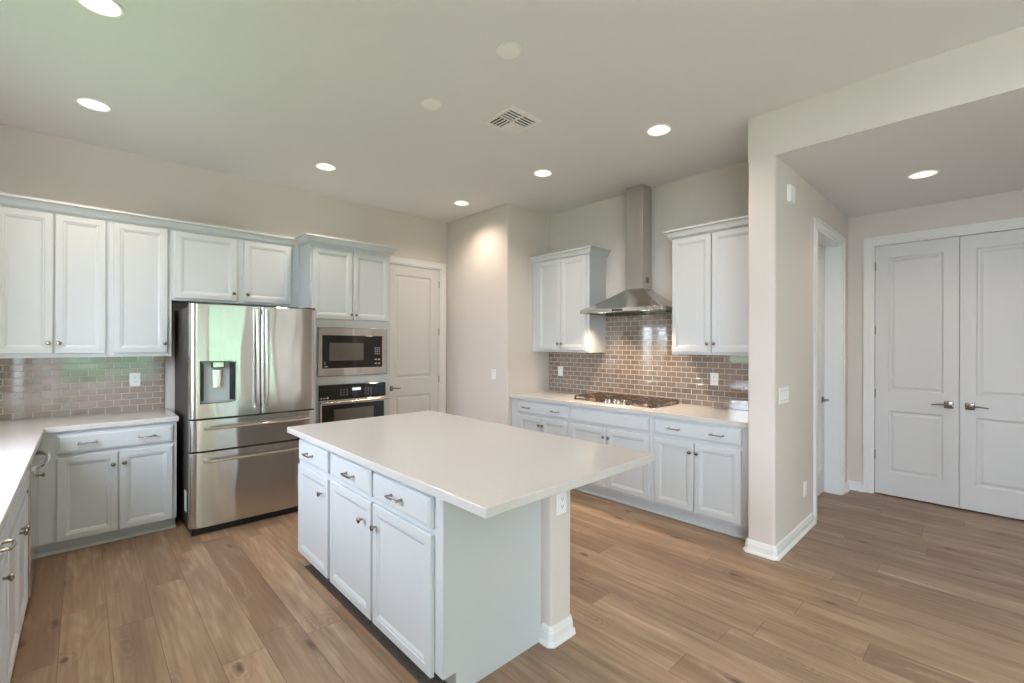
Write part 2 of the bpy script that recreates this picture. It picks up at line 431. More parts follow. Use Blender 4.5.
# baseboards
BBP = [(0, 0), (.030, 0), (.0295, .007), (.026, .014), (.016, .019), (.0155, .060), (.012, .068), (.011, .078), (.005, .09), (0, .09)]
def bb_run(mb, axis, face, sign, a0, a1):
    """baseboard whose back lies on `face`, growing towards sign, running a0..a1"""
    if axis == 'x': mb.prism([(face + sign*d, z) for d, z in BBP], a0, a1, 'x')
    else: mb.prism([(face + sign*d, z) for d, z in BBP], a0, a1, 'y')
    return mb
mb = MB(); e = .012
mb2 = []
def bb_poly(path, closed=False):
    """mitred baseboard around an outside path of (x,y) points; the board grows to the right of travel"""
    m = MB(); n = len(path); rows = []
    for i, p in enumerate(path):
        ds = []
        if i > 0: ds.append((Vector(p) - Vector(path[i-1])).normalized())
        if i < n-1: ds.append((Vector(path[i+1]) - Vector(p)).normalized())
        ns = [Vector((d.y, -d.x)) for d in ds]
        o = ns[0] if len(ns) == 1 else (ns[0] + ns[1]) / (1 + ns[0].dot(ns[1]))
        rows.append([(p[0] + o.x*d, p[1] + o.y*d, z) for d, z in BBP])
    k = len(BBP)
    vs = [q for r in rows for q in r]
    fs = [(i*k+j, (i+1)*k+j, (i+1)*k+(j+1) % k, i*k+(j+1) % k) for i in range(n-1) for j in range(k)]
    fs += [tuple(range(k)), tuple(range((n-1)*k, n*k))]
    return m.add(vs, fs)
c_ = .012
tag(bb_poly([(3.62, HY1), (RIGHT+c_, HY1), (RIGHT, HY1-c_), (RIGHT, HY0+c_), (RIGHT+c_, HY0), (HD0-.088, HY0)]).build('baseboard_hall', 'trim'),
    'white baseboard around the pillar end of the hall wall', 'baseboard', kind=S)
tag(bb_poly([(HD1+.09, HY0), (CLOSET, HY0), (CLOSET, CD1+.065)]).build('baseboard_closet', 'trim'),
    'short white baseboard in the hall corner by the double doors', 'baseboard', kind=S)
tag(bb_poly([(PD1+.075, BACK), (PANTRY, BACK), (PANTRY, PRET+c_), (PANTRY+c_, PRET), (3.68, PRET)]).build('baseboard_pantry', 'trim'),
    'white baseboard along the beige corner wall', 'baseboard', kind=S)

# casings (flat board with a raised outer edge)
def casing(mb, a0, a1, top, y, wd=.07):
    """around an opening a0..a1 wide, in local x/z, face of wall at y, growing to -y"""
    for x0, x1 in ((a0-wd, a0), (a1, a1+wd)):
        o = x0 if x0 < a0 else x1-.02
        mb.box(x0, x1, y-.014, y, 0, top+wd); mb.box(o, o+.02, y-.02, y-.013, 0, top+wd)
    mb.box(a0, a1, y-.014, y, top, top+wd); mb.box(a0-wd, a1+wd, y-.02, y-.013, top+wd-.02, top+wd)
    return mb
def jambs(mb, a0, a1, top, y0, y1, t=.018):
    mb.box(a0, a0+t, y0, y1, 0, top-t); mb.box(a1-t, a1, y0, y1, 0, top-t); mb.box(a0, a1, y0, y1, top-t, top)
    return mb
DOOR_STEPS = [(.012, .013), (.022, .014), (.046, .004)]
def lever(parent, x, z, y, side, m='nickel', name='handle'):
    """rose and lever on the front (towards -y); side is the way the lever points"""
    mb = MB(); r = .033
    p = rounded(x-r, x+r, z-r, z+r, .012, {'sw', 'se', 'ne', 'nw'})
    q = rounded(x-r*.8, x+r*.8, z-r*.8, z+r*.8, .01, {'sw', 'se', 'ne', 'nw'})
    n = len(p)
    mb.add([(a, y, b) for a, b in p] + [(a, y-.007, b) for a, b in p] + [(a, y-.011, b) for a, b in q],
           [(i, (i+1) % n, n+(i+1) % n, n+i) for i in range(n)] + [(n+i, n+(i+1) % n, 2*n+(i+1) % n, 2*n+i) for i in range(n)] + [tuple(range(2*n, 3*n))])
    mb.lathe([(.013, y-.010), (.011, y-.03), (.013, y-.045), (.011, y-.055)], (x, 0, z), 'y', 16)
    mb.tube([(x-side*.008, y-.048, z), (x+side*.03, y-.052, z+.003), (x+side*.07, y-.05, z+.002), (x+side*.105, y-.046, z-.003), (x+side*.118, y-.044, z-.004)],
            [.010, .009, .0075, .0065, .005], 10)
    return mb.build(name, m, parent, smooth=True)
def hinges(parent, x, zs, y):
    for z in zs:
        MB().lathe([(.006, z-.045), (.006, z+.045)], (x, y-.004, 0), 'z', 10).box(x-.012, x+.012, y-.002, y+.001, z-.045, z+.045).build('hinge', 'bronze', parent)
def panel_door(name, label, loc, rz, wd, ht, panels, handle, hinge_x, hz, both=None):
    d = thing(name, label, 'door', loc, rz, kind=S)
    MB().slab(0, wd, .012, ht, 0, .04, panels, DOOR_STEPS, .002).build('leaf', 'door', d)
    if handle: lever(d, handle[0], handle[1], 0, handle[2])
    hinges(d, hinge_x, hz, 0)
    return d
# pantry panel door in the back wall (local = world axes)
wd = PD1 - PD0 - .036 - .006
panel_door('door_1', 'white two panel door beside the built-in oven cabinet', (PD0+.021, BACK+.012, 0), 0, wd, DTOP-.022,
           [(.13, wd-.13, 1.063, 2.372), (.13, wd-.13, .24, .848)], (.06, .95, 1), wd+.004, (.35, 1.03, 1.665, 2.30))
mb = casing(MB(), PD0, PD1, DTOP, BACK); jambs(mb, PD0, PD1, DTOP, BACK, BACK+.115)
tag(mb.build('trim_1', 'trim'), 'white casing around the panel door by the oven cabinet', 'trim', kind=S)
# closet double doors in the hall (rotate -90: local x runs towards -Y)
lw = (CD1 - CD0 - .036 - .009)/2
def cl(name, label, y0, first):
    hx = lw-.068 if first else .068
    p = [(.105, lw-.105, 1.047, 2.375), (.105, lw-.105, .235, .85)]
    return panel_door(name, label, (CLOSET+.012, y0, 0), -pi/2, lw, 2.522-.022, p, (hx, .95, -1 if first else 1),
                      -.004 if first else lw+.004, (.40, 1.016, 1.655, 2.295))
cl('door_2', 'left leaf of the white double doors in the hall', CD1-.021, True)
cl('door_3', 'right leaf of the white double doors, lever on its left edge', CD1-.021-lw-.003, False)
tr = bpy.data.objects.new('trim_2', None)
mb = casing(MB(), -CD1, -CD0, 2.522, 0); jambs(mb, -CD1, -CD0, 2.522, 0, .115)
o = mb.build('trim_2', 'trim', loc=(CLOSET, 0, 0)); o.rotation_euler = (0, 0, -pi/2)
tag(o, 'white casing framing the double doors in the hall', 'trim', kind=S)
bpy.data.objects.remove(tr)
# door in the hall side wall: hung on the far side of a deep reveal
wd = HD1 - HD0 - .036 - .006
panel_door('door_4', 'white door deep in the reveal of the hall side wall', (HD0+.021, HY0+.135, 0), 0, wd, DTOP-.022,
           [(.14, wd-.14, 1.063, 2.372), (.14, wd-.14, .24, .848)], (wd-.09, .95, -1), .0, (.35, 1.03, 1.665, 2.30))
mb = casing(MB(), HD0, HD1, DTOP, HY0); jambs(mb, HD0, HD1, DTOP, HY0, HY1)
tag(mb.build('trim_3', 'trim'), 'white casing and deep jamb of the hall side door', 'trim', kind=S)

# windows and patio door behind and beside the viewer
def window(name, label, loc, rz, w_, z0, z1, mull=1):
    d = thing(name, label, 'window', loc, rz, kind=S)
    f = MB(); t_ = .05
    f.box(0, t_, -.03, .03, z0, z1).box(w_-t_, w_, -.03, .03, z0, z1).box(t_, w_-t_, -.03, .03, z0, z0+t_).box(t_, w_-t_, -.03, .03, z1-t_, z1)
    for k in range(mull):
        xx = w_*(k+1)/(mull+1); f.box(xx-.025, xx+.025, -.03, .03, z0+t_, z1-t_)
    f.build('window_frame', 'trim', d)
    MB().box(t_*.9, w_-t_*.9, -.003, .003, z0+t_*.9, z1-t_*.9).build('pane', 'pane', d)
    return d
window('window_1', 'rear window facing the garden hedge', (-.36, REAR-.08, 0), 0, 1.58, .62, 1.65)
window('window_2', 'glazed patio door behind the viewer', (1.52, REAR-.08, 0), 0, .9, 0.0, 2.4)
window('window_5', 'narrow sidelight window behind the viewer', (2.88, REAR-.08, 0), 0, .34, 0.0, 2.4, 0)
window('window_3', 'window over the left counter', (LEFT-.08, 2.35, 0), pi/2, 1.35, 1.1, 2.5)
window('added_window', 'added daylight window in the left wall behind the viewer', (LEFT-.08, -3.0, 0), pi/2, 2.2, .08, 2.9, 2)  # unseen opening, added and sized to let in more daylight

# ------------------------------------------------------------------ cabinets
def knob(parent, x, z, y):
    MB().lathe([(.006, y), (.0055, y-.010), (.008, y-.014), (.0145, y-.018), (.0155, y-.022), (.013, y-.027), (.006, y-.030)], (x, 0, z), 'y', 16).build('knob', 'nickel', parent, smooth=True)
def pull(parent, x, z, y, L=.105):
    mb = MB(); h = L/2
    pts = []; n = 10
    for k in range(n+1):
        u = -1 + 2*k/n; pts.append((x+u*h, y-.028-.006*(1-u*u), z))
    mb.tube(pts, [.0062 if k in (0, n) else .0048 for k in range(n+1)], 8, 1.2)
    for sx in (-1, 1):
        mb.lathe([(.0085, y), (.006, y-.008), (.0058, y-.03)], (x+sx*(h-.006), 0, z), 'y', 12)
    mb.build('pull', 'pull', parent, smooth=True)
CAB_STEPS = [(.004, .003), (.010, .003), (.024, .010), (.030, .010)]
def cab_door(parent, x0, x1, z0, z1, kx, kz, fw=.042):
    d = MB().slab(x0, x1, z0, z1, -.02, -.0005, [(x0+fw, x1-fw, z0+fw, z1-fw)], CAB_STEPS, .004).build('door', 'cab', parent)
    knob(d, kx, kz, -.02); return d
def cab_drawer(parent, x0, x1, z0, z1, pulls, name='drawer'):
    d = MB().slab(x0, x1, z0, z1, -.02, -.0005, [(x0+.010, x1-.010, z0+.010, z1-.010)], [(.006, -.0035), (.012, -.0035)], .004).build(name, 'cab', parent)
    for px in pulls: pull(d, px, (z0+z1)/2, -.0235)
    return d
def base_cabinet(name, label, loc, rz, w_, dep, doors, drawers, toe=.075, group=None, fill=None, shoe=True, zb=.1):
    """local x 0..w_, face frame at y=0, body back to y=dep"""
    r = thing(name, label, 'cabinet', loc, rz, group)
    MB().box(0, w_, 0, dep, zb, .8745).build('carcass', 'cab', r, bevel=.0015)
    tk = MB().box(0, w_, toe, dep, 0, zb)
    if shoe: tk.prism([(toe, .002), (toe-.020, .002), (toe-.019, .008), (toe-.010, .017), (toe, .020)], 0, w_, 'x')
    tk.build('toe_kick', 'toe', r)
    for a in doors: cab_door(r, *a)
    for a in drawers:
        cab_drawer(r, *a)
    return r
CROWN = [(0, 0), (.006, 0), (.009, .006), (.022, .012), (.030, .020), (.042, .056), (.048, .062), (.063, .064), (.063, .080), (0, .080)]
def crown(path, z0, flip=False):
    """mitred crown along path of (x,y); grows to the right of travel"""
    m = MB(); n = len(path); k = len(CROWN); rows = []
    for i, p in enumerate(path):
        ds = []
        if i > 0: ds.append((Vector(p) - Vector(path[i-1])).normalized())
        if i < n-1: ds.append((Vector(path[i+1]) - Vector(p)).normalized())
        ns = [Vector((d.y, -d.x)) for d in ds]
        o = ns[0] if len(ns) == 1 else (ns[0] + ns[1]) / (1 + ns[0].dot(ns[1]))
        rows.append([(p[0] + o.x*d, p[1] + o.y*d, z0+z) for d, z in CROWN])
    fs = [(i*k+j, (i+1)*k+j, (i+1)*k+(j+1) % k, i*k+(j+1) % k) for i in range(n-1) for j in range(k)]
    fs += [tuple(range(k)), tuple(range((n-1)*k, n*k))]
    return m.add([q for r in rows for q in r], fs)
def wall_cabinet(name, label, loc, rz, w_, dep, z0, z1, doors, group=None, crown_path=None, under=None):
    r = thing(name, label, 'cabinet', loc, rz, group)
    MB().box(0, w_, 0, dep, z0, z1).build('carcass', 'cab', r, bevel=.0015)
    for a in doors: cab_door(r, *a)
    if crown_path: crown(crown_path, z1-.006).build('crown_molding', 'cab', r)
    return r

UF = 4.80                                   # face frame of the uppers on the back wall
UZ0, UZ1, CRZ = 1.392, 2.472, 2.466
G1 = 'wall cabinets on the back wall'
# left pair (their left door runs out of the picture)
x0 = -.46
wall_cabinet('wall_cabinet', 'white two door wall cabinet at the left edge above the brown tile', (x0, UF, 0), 0, .607, BACK-UF, UZ0, UZ1,
             [(.006, .298, 1.422, 2.458, .275, 1.50), (.308, .590, 1.422, 2.458, .330, 1.50)], G1)
x0 = .1475
wall_cabinet('wall_cabinet', 'white single door wall cabinet left of the fridge', (x0, UF, 0), 0, .3995, BACK-UF, UZ0, UZ1,
             [(.026, .372, 1.422, 2.458, .350, 1.50)], G1)
x0 = .5475
wall_cabinet('wall_cabinet', 'low white two door wall cabinet over the steel fridge', (x0, UF, 0), 0, 1.0365, BACK-UF, 1.868, UZ1,
             [(.020, .482, 1.888, 2.458, .455, 1.955), (.538, .955, 1.888, 2.458, .565, 1.955)], G1)
o = crown([(-.46, UF), (1.5265, UF)], CRZ).build('crown_molding', 'cab')
tag(o, 'long white crown molding capping the wall cabinets left of the oven tower', 'molding')

# oven tower
TF = 4.505; TX0, TX1 = 1.585, 2.425
r = thing('oven_cabinet', 'tall white cabinet tower holding the microwave and the wall oven', 'cabinet', (TX0, TF, 0), 0)
W = TX1-TX0; D = BACK-TF-.002
MX0, MX1, MZ0, MZ1 = .075, W-.045, 1.195, 1.648
OX0, OX1, OZ0, OZ1 = .08, W-.06, .42, 1.092
c = MB()
c.box(0, .02, .02, D, .1, 2.472).box(W-.02, W, .02, D, .1, 2.472).box(.02, W-.02, D-.015, D, .1, 2.472)
c.box(.02, W-.02, .02, D-.015, 1.70, 1.72).box(.02, W-.02, .02, D-.015, 2.452, 2.472).box(.02, W-.02, .02, D-.015, 1.13, 1.15).box(.02, W-.02, .02, D-.015, .35, .37).box(.02, W-.02, .02, D-.015, .1, .12)
for a in ((0, MX0, .1, 2.472), (MX1, W, .1, 2.472), (MX0, MX1, MZ1, 1.74), (MX0, MX1, OZ1+.004, MZ0), (MX0, MX1, .1, OZ0-.004), (MX0, MX1, 2.43, 2.472), (MX0, OX0, OZ0-.004, OZ1+.004), (OX1, MX1, OZ0-.004, OZ1+.004)):
    c.box(a[0], a[1], 0, .02, a[2], a[3])
c.build('carcass', 'cab', r)
MB().box(0, W, .07, D, 0, .1).build('toe_kick', 'toe', r)
cab_door(r, .018, .414, 1.742, 2.437, .392, 1.795, .045); cab_door(r, .422, W-.018, 1.742, 2.437, .444, 1.795, .045)
cab_drawer(r, .03, W-.03, .13, .40, (W/2,))
crown([(0, D-.33), (0, 0), (W, 0), (W, D)], 2.466).build('crown_molding', 'cab', r)

# microwave, built in
mw = thing('microwave', 'stainless built-in microwave with black glass door in the oven tower', 'microwave', (TX0, TF, 1.153), 0)
gz = lambda z: z-1.153
fx0, fx1, fz0, fz1 = .068, W-.038, gz(1.18), gz(1.662)
gx0, gx1, gz0, gz1 = .108, W-.100, gz(1.258), gz(1.585)
MB().box(.10, W-.07, .03, .46, gz(1.152), gz(1.62)).build('body', 'black', mw)
f = MB(); y0 = -.018
f.slab(fx0, fx1, fz0, fz1, y0, -.001, [(gx0, gx1, gz0, gz1)], [(.004, .006)], .004); f.build('trim_frame', 'steel', mw)
MB().box(gx0+.003, gx1-.003, y0-.002, y0+.006, gz0+.003, gz1-.003).build('door_glass', 'glass', mw, bevel=.001)
MB().box(gx0+.07, gx1-.21, y0-.003, y0-.0015, gz0+.075, gz1-.075).build('window', 'window', mw)
for i in range(4):
    for j in range(3): MB().box(gx1-.085+j*.022, gx1-.085+j*.022+.012, y0-.0028, y0-.0018, gz0+.135+i*.021, gz0+.135+i*.021+.006).build('key', 'mark', mw)
for i in range(2):
    for j in range(2): MB().box(gx1-.085+j*.036, gx1-.085+j*.036+.022, y0-.0028, y0-.0018, gz0+.035+i*.042, gz0+.035+i*.042+.007).build('key', 'mark', mw)
b = MB().box(gx0+.022, gx0+.056, y0-.0028, y0-.0018, gz0+.014, gz0+.021)
for i in range(3): b.box(gx0+.022, gx0+.030, y0-.0028, y0-.0018, gz0+.035+i*.012, gz0+.040+i*.012)
b.build('logo', 'mark', mw)
MB().box(gx1-.085, gx1-.03, y0-.0028, y0-.0018, gz1-.045, gz1-.02).build('display', 'black', mw)

ov = thing('wall_oven', 'built-in wall oven with black control panel below the microwave', 'oven', (TX0, TF, .373), 0)
oz = lambda z: z-.373
y0 = -.022
MB().box(OX0+.01, OX1-.01, .025, .5, 0, oz(1.08)).build('body', 'black', ov)
MB().slab(OX0, OX1, oz(.95), oz(1.091), y0, .024, edge=.003).build('control_panel', 'glass', ov)
mb = MB().slab(OX0, OX1, oz(.422), oz(.944), y0-.008, .024, [(OX0+.022, OX1-.022, oz(.47), oz(.90))], [(.002, .003)], .004); d = mb.build('door', 'steel', ov)
MB().box(OX0+.02, OX1-.02, y0-.0055, y0-.0045, oz(.468), oz(.902)).build('door_glass', 'glass', d)
MB().box(OX0+.14, OX1-.14, y0-.0068, y0-.0055, oz(.52), oz(.85)).build('window', 'window', d)
h = MB().tube([(OX0+.005, y0-.055, oz(.925)), (OX1-.005, y0-.055, oz(.925))], .013, 14)
for xx in (OX0+.03, OX1-.03): h.box(xx-.012, xx+.012, y0-.05, y0-.006, oz(.917), oz(.933))
h.build('handle', 'chrome', d, smooth=True)
MB().box(OX0+.33, OX0+.42, y0-.001, y0+.001, oz(1.028), oz(1.055)).build('display', 'display', ov)
for i in range(3):
    for j in (0, 1, 2, 8, 9, 10): MB().box(OX0+.21+j*.032, OX0+.217+j*.032, y0-.0012, y0+.001, oz(.985)+i*.026, oz(.991)+i*.026).build('button', 'mark', ov)
MB().box(OX0+.012, OX0+.024, y0-.0012, y0+.001, oz(.962), oz(.972)).box(OX0+.034, OX0+.062, y0-.0012, y0+.001, oz(.964), oz(.970)).box(OX0+.072, OX0+.090, y0-.0012, y0+.001, oz(.960), oz(.976)).build('logo', 'mark', ov)

# base cabinet left of the fridge
BF = 4.53
base_cabinet('base_cabinet', 'white two door base cabinet with a wide drawer left of the fridge', (-.235, BF, 0), 0, .787, BACK-BF-.002,
             [(.102, .429, .098, .688, .400, .600), (.436, .761, .098, .688, .463, .602)], [(.102, .761, .716, .850, (.263, .598))], toe=.062)
# left run under the sink window: doors face +X
LF = -.235
def lc(y): return y
base_cabinet('base_cabinet', 'narrow white corner base cabinet beside the dishwasher', (LF, 4.235, 0), pi/2, .285, LF-LEFT-.002,
             [(.015, .20, .10, .69, .175, .610)], [], toe=.03)
base_cabinet('base_cabinet', 'white sink base cabinet with double doors along the left edge', (LF, 2.70, 0), pi/2, .92, LF-LEFT-.002,
             [(.02, .455, .10, .688, .425, .610), (.462, .90, .10, .688, .492, .610)], [(.02, .90, .716, .850, ())], toe=.03)
base_cabinet('base_cabinet', 'white base cabinet at the lower left edge with drawer pull and knob', (LF, 2.08, 0), pi/2, .615, LF-LEFT-.002,
             [(.02, .595, .10, .688, .44, .625)], [(.02, .595, .716, .850, (.32,))], toe=.03)
dw = thing('dishwasher', 'stainless dishwasher with curved bar handle under the left counter', 'dishwasher', (LF, 3.625, 0), pi/2)
MB().box(.005, .60, .005, .58, .09, .868).build('body', 'dark', dw)
MB().slab(.005, .60, .10, .866, -.028, .004, edge=.004).build('door', 'steel', dw)
hb = []
for k in range(13):
    u = -1+2*k/12; hb.append((.30+u*.255, -.034-.046*(1-u**4), .80))
MB().tube(hb, .013, 12).build('handle', 'chrome', dw, smooth=True)
MB().box(.27, .33, -.0295, -.0278, .73, .76).build('badge', 'plate', dw)
MB().box(.005, .60, .05, .58, 0, .09).build('toe_kick', 'black', dw)

# worktops
def L_top():
    m = MB()
    p = [(LEFT+.002, BACK-.0095), (LEFT+.002, 2.06), (-.193, 2.06), (-.193, 4.502), (.563, 4.502), (.563, BACK-.0095)]
    return m.prism(p, .875, .914)
tag(L_top().build('countertop', 'quartz', bevel=.003), 'white L shaped worktop on the left cabinets beneath the tile', 'worktop')
# backsplashes
tag(MB().box(LEFT+.002, .533, BACK-.009, BACK-.0012, .9145, UZ0).build('backsplash', 'tile_x'), 'brown glossy subway tile backsplash left of the fridge', 'backsplash')
mb = MB(); T = HOOD-.009
mb.box(T, HOOD-.0012, HY1+.002, PRET-.002, .9145, 1.405); mb.box(T, HOOD-.0012, 2.074, 3.035, 1.405, 1.83)
tag(mb.build('backsplash', 'tile_y'), 'brown subway tile backsplash rising behind the cooktop to the hood', 'backsplash')

# hood run of base cabinets (rotate -90: local x runs towards -Y)
HF = 3.668
def hy(y, y0): return y0 - y
y0 = 3.885
base_cabinet('base_cabinet', 'white two door base cabinet left of the cooktop in the hood wall run', (HF, y0, 0), -pi/2, y0-3.012, HOOD-HF-.002,
             [(hy(3.762, y0), hy(3.402, y0), .124, .692, hy(3.425, y0), .612), (hy(3.395, y0), hy(3.034, y0), .124, .692, hy(3.37, y0), .612)],
             [(hy(3.762, y0), hy(3.034, y0), .725, .850, (hy(3.62, y0), hy(3.19, y0)))], toe=.058)
y0 = 3.0115
base_cabinet('base_cabinet', 'white base cabinet with plain false front below the gas cooktop', (HF, y0, 0), -pi/2, y0-2.073, HOOD-HF-.002,
             [(hy(2.992, y0), hy(2.550, y0), .124, .692, hy(2.575, y0), .612), (hy(2.542, y0), hy(2.099, y0), .124, .692, hy(2.515, y0), .612)],
             [(hy(2.992, y0), hy(2.099, y0), .725, .850, ())], toe=.058)
y0 = 2.0725
base_cabinet('base_cabinet', 'white two door base cabinet right of the cooktop, against the pillar wall', (HF, y0, 0), -pi/2, y0-HY1-.003, HOOD-HF-.002,
             [(hy(2.045, y0), hy(1.694, y0), .124, .692, hy(1.722, y0), .612), (hy(1.687, y0), hy(1.323, y0), .124, .692, hy(1.660, y0), .612)],
             [(hy(2.045, y0), hy(1.323, y0), .725, .850, (hy(1.86, y0), hy(1.50, y0)))], toe=.058)
tag(MB().box(3.637, HOOD-.0095, HY1+.002, PRET-.002, .875, .914).build('countertop', 'quartz', bevel=.003),
    'white worktop under the hood carrying the gas cooktop', 'worktop')
# hood wall cabinets
UX = 4.02
y0 = 3.893
G2 = 'wall cabinets beside the hood'
def up(name, label, y0, y1, z0, z1, doors, cp):
    return wall_cabinet(name, label, (UX, y0, 0), -pi/2, y0-y1, HOOD-UX, z0, z1, doors, G2, cp)
w_ = y0-3.033; dp = HOOD-UX
up('wall_cabinet', 'white two door wall cabinet left of the chimney hood', y0, 3.033, 1.41, 2.49,
   [(hy(3.79, y0), hy(3.437, y0), 1.434, 2.482, hy(3.46, y0), 1.51), (hy(3.430, y0), hy(3.072, y0), 1.434, 2.482, hy(3.405, y0), 1.51)],
   [(0, 0), (w_, 0), (w_, dp)])
y0 = 2.074; w_ = y0-HY1-.002
up('wall_cabinet', 'white two door wall cabinet right of the chimney hood beside the pillar', y0, HY1+.002, 1.41, 2.49,
   [(hy(2.066, y0), hy(1.706, y0), 1.434, 2.478, hy(1.732, y0), 1.51), (hy(1.699, y0), hy(1.335, y0), 1.434, 2.478, hy(1.673, y0), 1.51)],
   [(0, dp), (0, 0), (w_, 0)])

# ------------------------------------------------------------------ island
IF = 1.093
G3 = 'island cabinets'
y0 = 3.30
base_cabinet('island_cabinet', 'white single door island cabinet at the end nearest the fridge', (IF, y0, 0), -pi/2, y0-2.741, .595,
             [(hy(3.272, y0), hy(2.757, y0), .080, .680, hy(2.843, y0), .578)], [(hy(3.256, y0), hy(2.757, y0), .715, .847, (hy(3.035, y0),))],
             toe=.085, group=G3, shoe=False)
y0 = 2.7405
r = base_cabinet('island_cabinet', 'white island cabinet with two doors, two drawers and a blank end panel', (IF, y0, 0), -pi/2, y0-1.592, .595,
             [(hy(2.722, y0), hy(2.192, y0), .080, .688, hy(2.285, y0), .576), (hy(2.170, y0), hy(1.638, y0), .080, .688, hy(2.135, y0), .580)],
             [(hy(2.715, y0), hy(2.190, y0), .715, .847, (hy(2.425, y0),)), (hy(2.165, y0), hy(1.638, y0), .715, .847, (hy(1.92, y0),))],
             toe=.085, group=G3, shoe=False)
xp = y0-1.5915
MB().prism([(0, .1), (.068, .1), (.068, 0), (.597, 0), (.597, .8745), (0, .8745)], xp, xp+.019, 'x').build('end_panel', 'cab', r)
M['bare'] = mat('bare_floor_shade', (.06, .053, .046), .8); t = NT(M['bare'])  # dusty bare floor, with the shade under the island put into its colour
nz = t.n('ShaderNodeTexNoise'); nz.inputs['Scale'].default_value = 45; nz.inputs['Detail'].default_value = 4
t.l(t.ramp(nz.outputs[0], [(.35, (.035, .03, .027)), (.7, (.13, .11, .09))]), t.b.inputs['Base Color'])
tag(MB().box(1.086, 1.176, 1.62, 3.185, .0002, .0012).build('shaded_floor_strip', 'bare'), 'dusty bare strip of floor with shade painted in along the foot of the island', 'floor strip', kind=S)
tag(MB().box(1.047, 2.236, 1.247, 3.421, .875, .914).build('countertop', 'quartz', bevel=.003),
    'large white quartz slab topping the island with a wide overhang', 'worktop')
PX0, PX1, PY0, PY1 = 1.700, 1.856, 1.515, 3.31
tag(MB().prism(rounded(PX0, PX1, PY0, PY1, .012, {'sw', 'se', 'ne'}), 0, .8748).build('wall_island', 'wall', smooth=True),
    'low plastered half wall backing the island, its end showing like a post', 'wall', kind=S)
tag(bb_poly([(PX0, PY1), (PX1-.006, PY1), (PX1, PY1-.006), (PX1, PY0+.008), (PX1-.008, PY0), (PX0+.008, PY0), (PX0, PY0+.008), (PX0, 1.571)][::-1]).build('baseboard_island', 'trim'),
    'white baseboard wrapped around the island half wall', 'baseboard', kind=S)

# ------------------------------------------------------------------ refrigerator
FX0, FX1, FYF, FYB = .597, 1.553, 4.225, 5.06
fr = thing('refrigerator', 'stainless french door refrigerator with water dispenser and two drawers', 'refrigerator', (FX0, FYF, 0), 0)
FW = FX1-FX0
MB().box(.004, FW-.004, .10, FYB-FYF, .055, 1.79).build('body', 'dark', fr, bevel=.004)
MB().box(.02, FW-.02, .05, FYB-FYF-.02, 0, .055).build('base_grille', 'black', fr)
def bulge(x): 
    u = (x-FW/2)/(FW/2); return .012*u*u + .016*max(0, abs(u)-.93)/.07
def fridge_leaf(name, x0, x1, z0, z1, hole=None, parent=fr):
    """curved steel front, ~9 cm deep, with an optional rectangular hole"""
    m = MB(); ed = .010
    def edge_off(x):
        d = min(x-x0, x1-x); return ed*(1-math.sqrt(max(0, 1-((ed-d)/ed)**2))) if d < ed else 0.
    xs = [x0, x0+.002, x0+.005, x0+.010] + [x0+.010+(x1-x0-.02)*k/22 for k in range(1, 22)] + [x1-.010, x1-.005, x1-.002, x1]
    if hole: xs = sorted([x for x in xs if min(abs(x-hole[0]), abs(x-hole[1])) > .004] + [hole[0], hole[1]])
    zs = [z0+.004] + ([hole[2], hole[3]] if hole else []) + [z1-.004]
    g = lambda x, z: (x, bulge(x)+edge_off(x), z)
    for a, b in zip(xs, xs[1:]):
        for c, d in zip(zs, zs[1:]):
            if hole and hole[0] <= (a+b)/2 <= hole[1] and c >= hole[2]-1e-6 and d <= hole[3]+1e-6: continue
            m.add([g(a, c), g(b, c), g(b, d), g(a, d)], [(0, 1, 2, 3)])
        for zz, zo in ((z0+.004, z0), (z1-.004, z1)):
            m.add([g(a, zz), g(b, zz), (b, bulge(b)+edge_off(b)+.004, zo), (a, bulge(a)+edge_off(a)+.004, zo)], [(0, 1, 2, 3)])
            m.add([(b, bulge(b)+edge_off(b)+.004, zo), (a, bulge(a)+edge_off(a)+.004, zo), (a, .095, zo), (b, .095, zo)], [(0, 1, 2, 3)])
    for xx in (x0, x1):
        yy = bulge(xx)+edge_off(xx)
        m.add([(xx, yy, z0+.004), (xx, yy, z1-.004), (xx, yy+.004, z1), (xx, .095, z1), (xx, .095, z0), (xx, yy+.004, z0)], [(0, 1, 2, 3, 4, 5)])
    return m.build(name, 'steel', parent, smooth=True, auto=30)
SPL = 1.089-FX0
HOLE = (.070, .311, 1.034, 1.355)
ld = fridge_leaf('door', .002, SPL-.003, .912, 1.812, HOLE)
rd = fridge_leaf('door', SPL+.003, FW-.002, .912, 1.812)
u1 = fridge_leaf('drawer', .002, FW-.002, .658, .900)
u2 = fridge_leaf('drawer', .002, FW-.002, .062, .646)
MB().box(.01, FW-.01, .055, .099, .06, 1.80).build('gasket', 'black', fr)
def vbar(parent, x, sgn):
    m = MB(); pts = []; rs = []
    for k in range(17):
        u = -1+2*k/16; z = 1.378+u*.405
        pts.append((x, -.052+.012*u*u, z)); rs.append(.0125)
    m.tube(pts, rs, 12, 1.25)
    for z in (.985, 1.771):
        m.prism([(x-.013, z-.018), (x+.013, z-.018), (x+.013, z+.018), (x-.013, z+.018)], -.045, .012, 'y')
    m.build('handle', 'chrome', parent, smooth=True)
vbar(ld, SPL-.034, -1); vbar(rd, SPL+.034, 1)
def hbar(parent, z, xa, xb):
    m = MB(); pts = []
    for k in range(17):
        u = -1+2*k/16; pts.append(((xa+xb)/2+u*(xb-xa)/2, -.050+.012*u*u, z))
    m.tube(pts, .012, 12, 1.2)
    for xx in (xa+.018, xb-.018): m.box(xx-.018, xx+.018, -.045, bulge(xx)+.004, z-.013, z+.013)
    m.build('handle', 'chrome', parent, smooth=True)
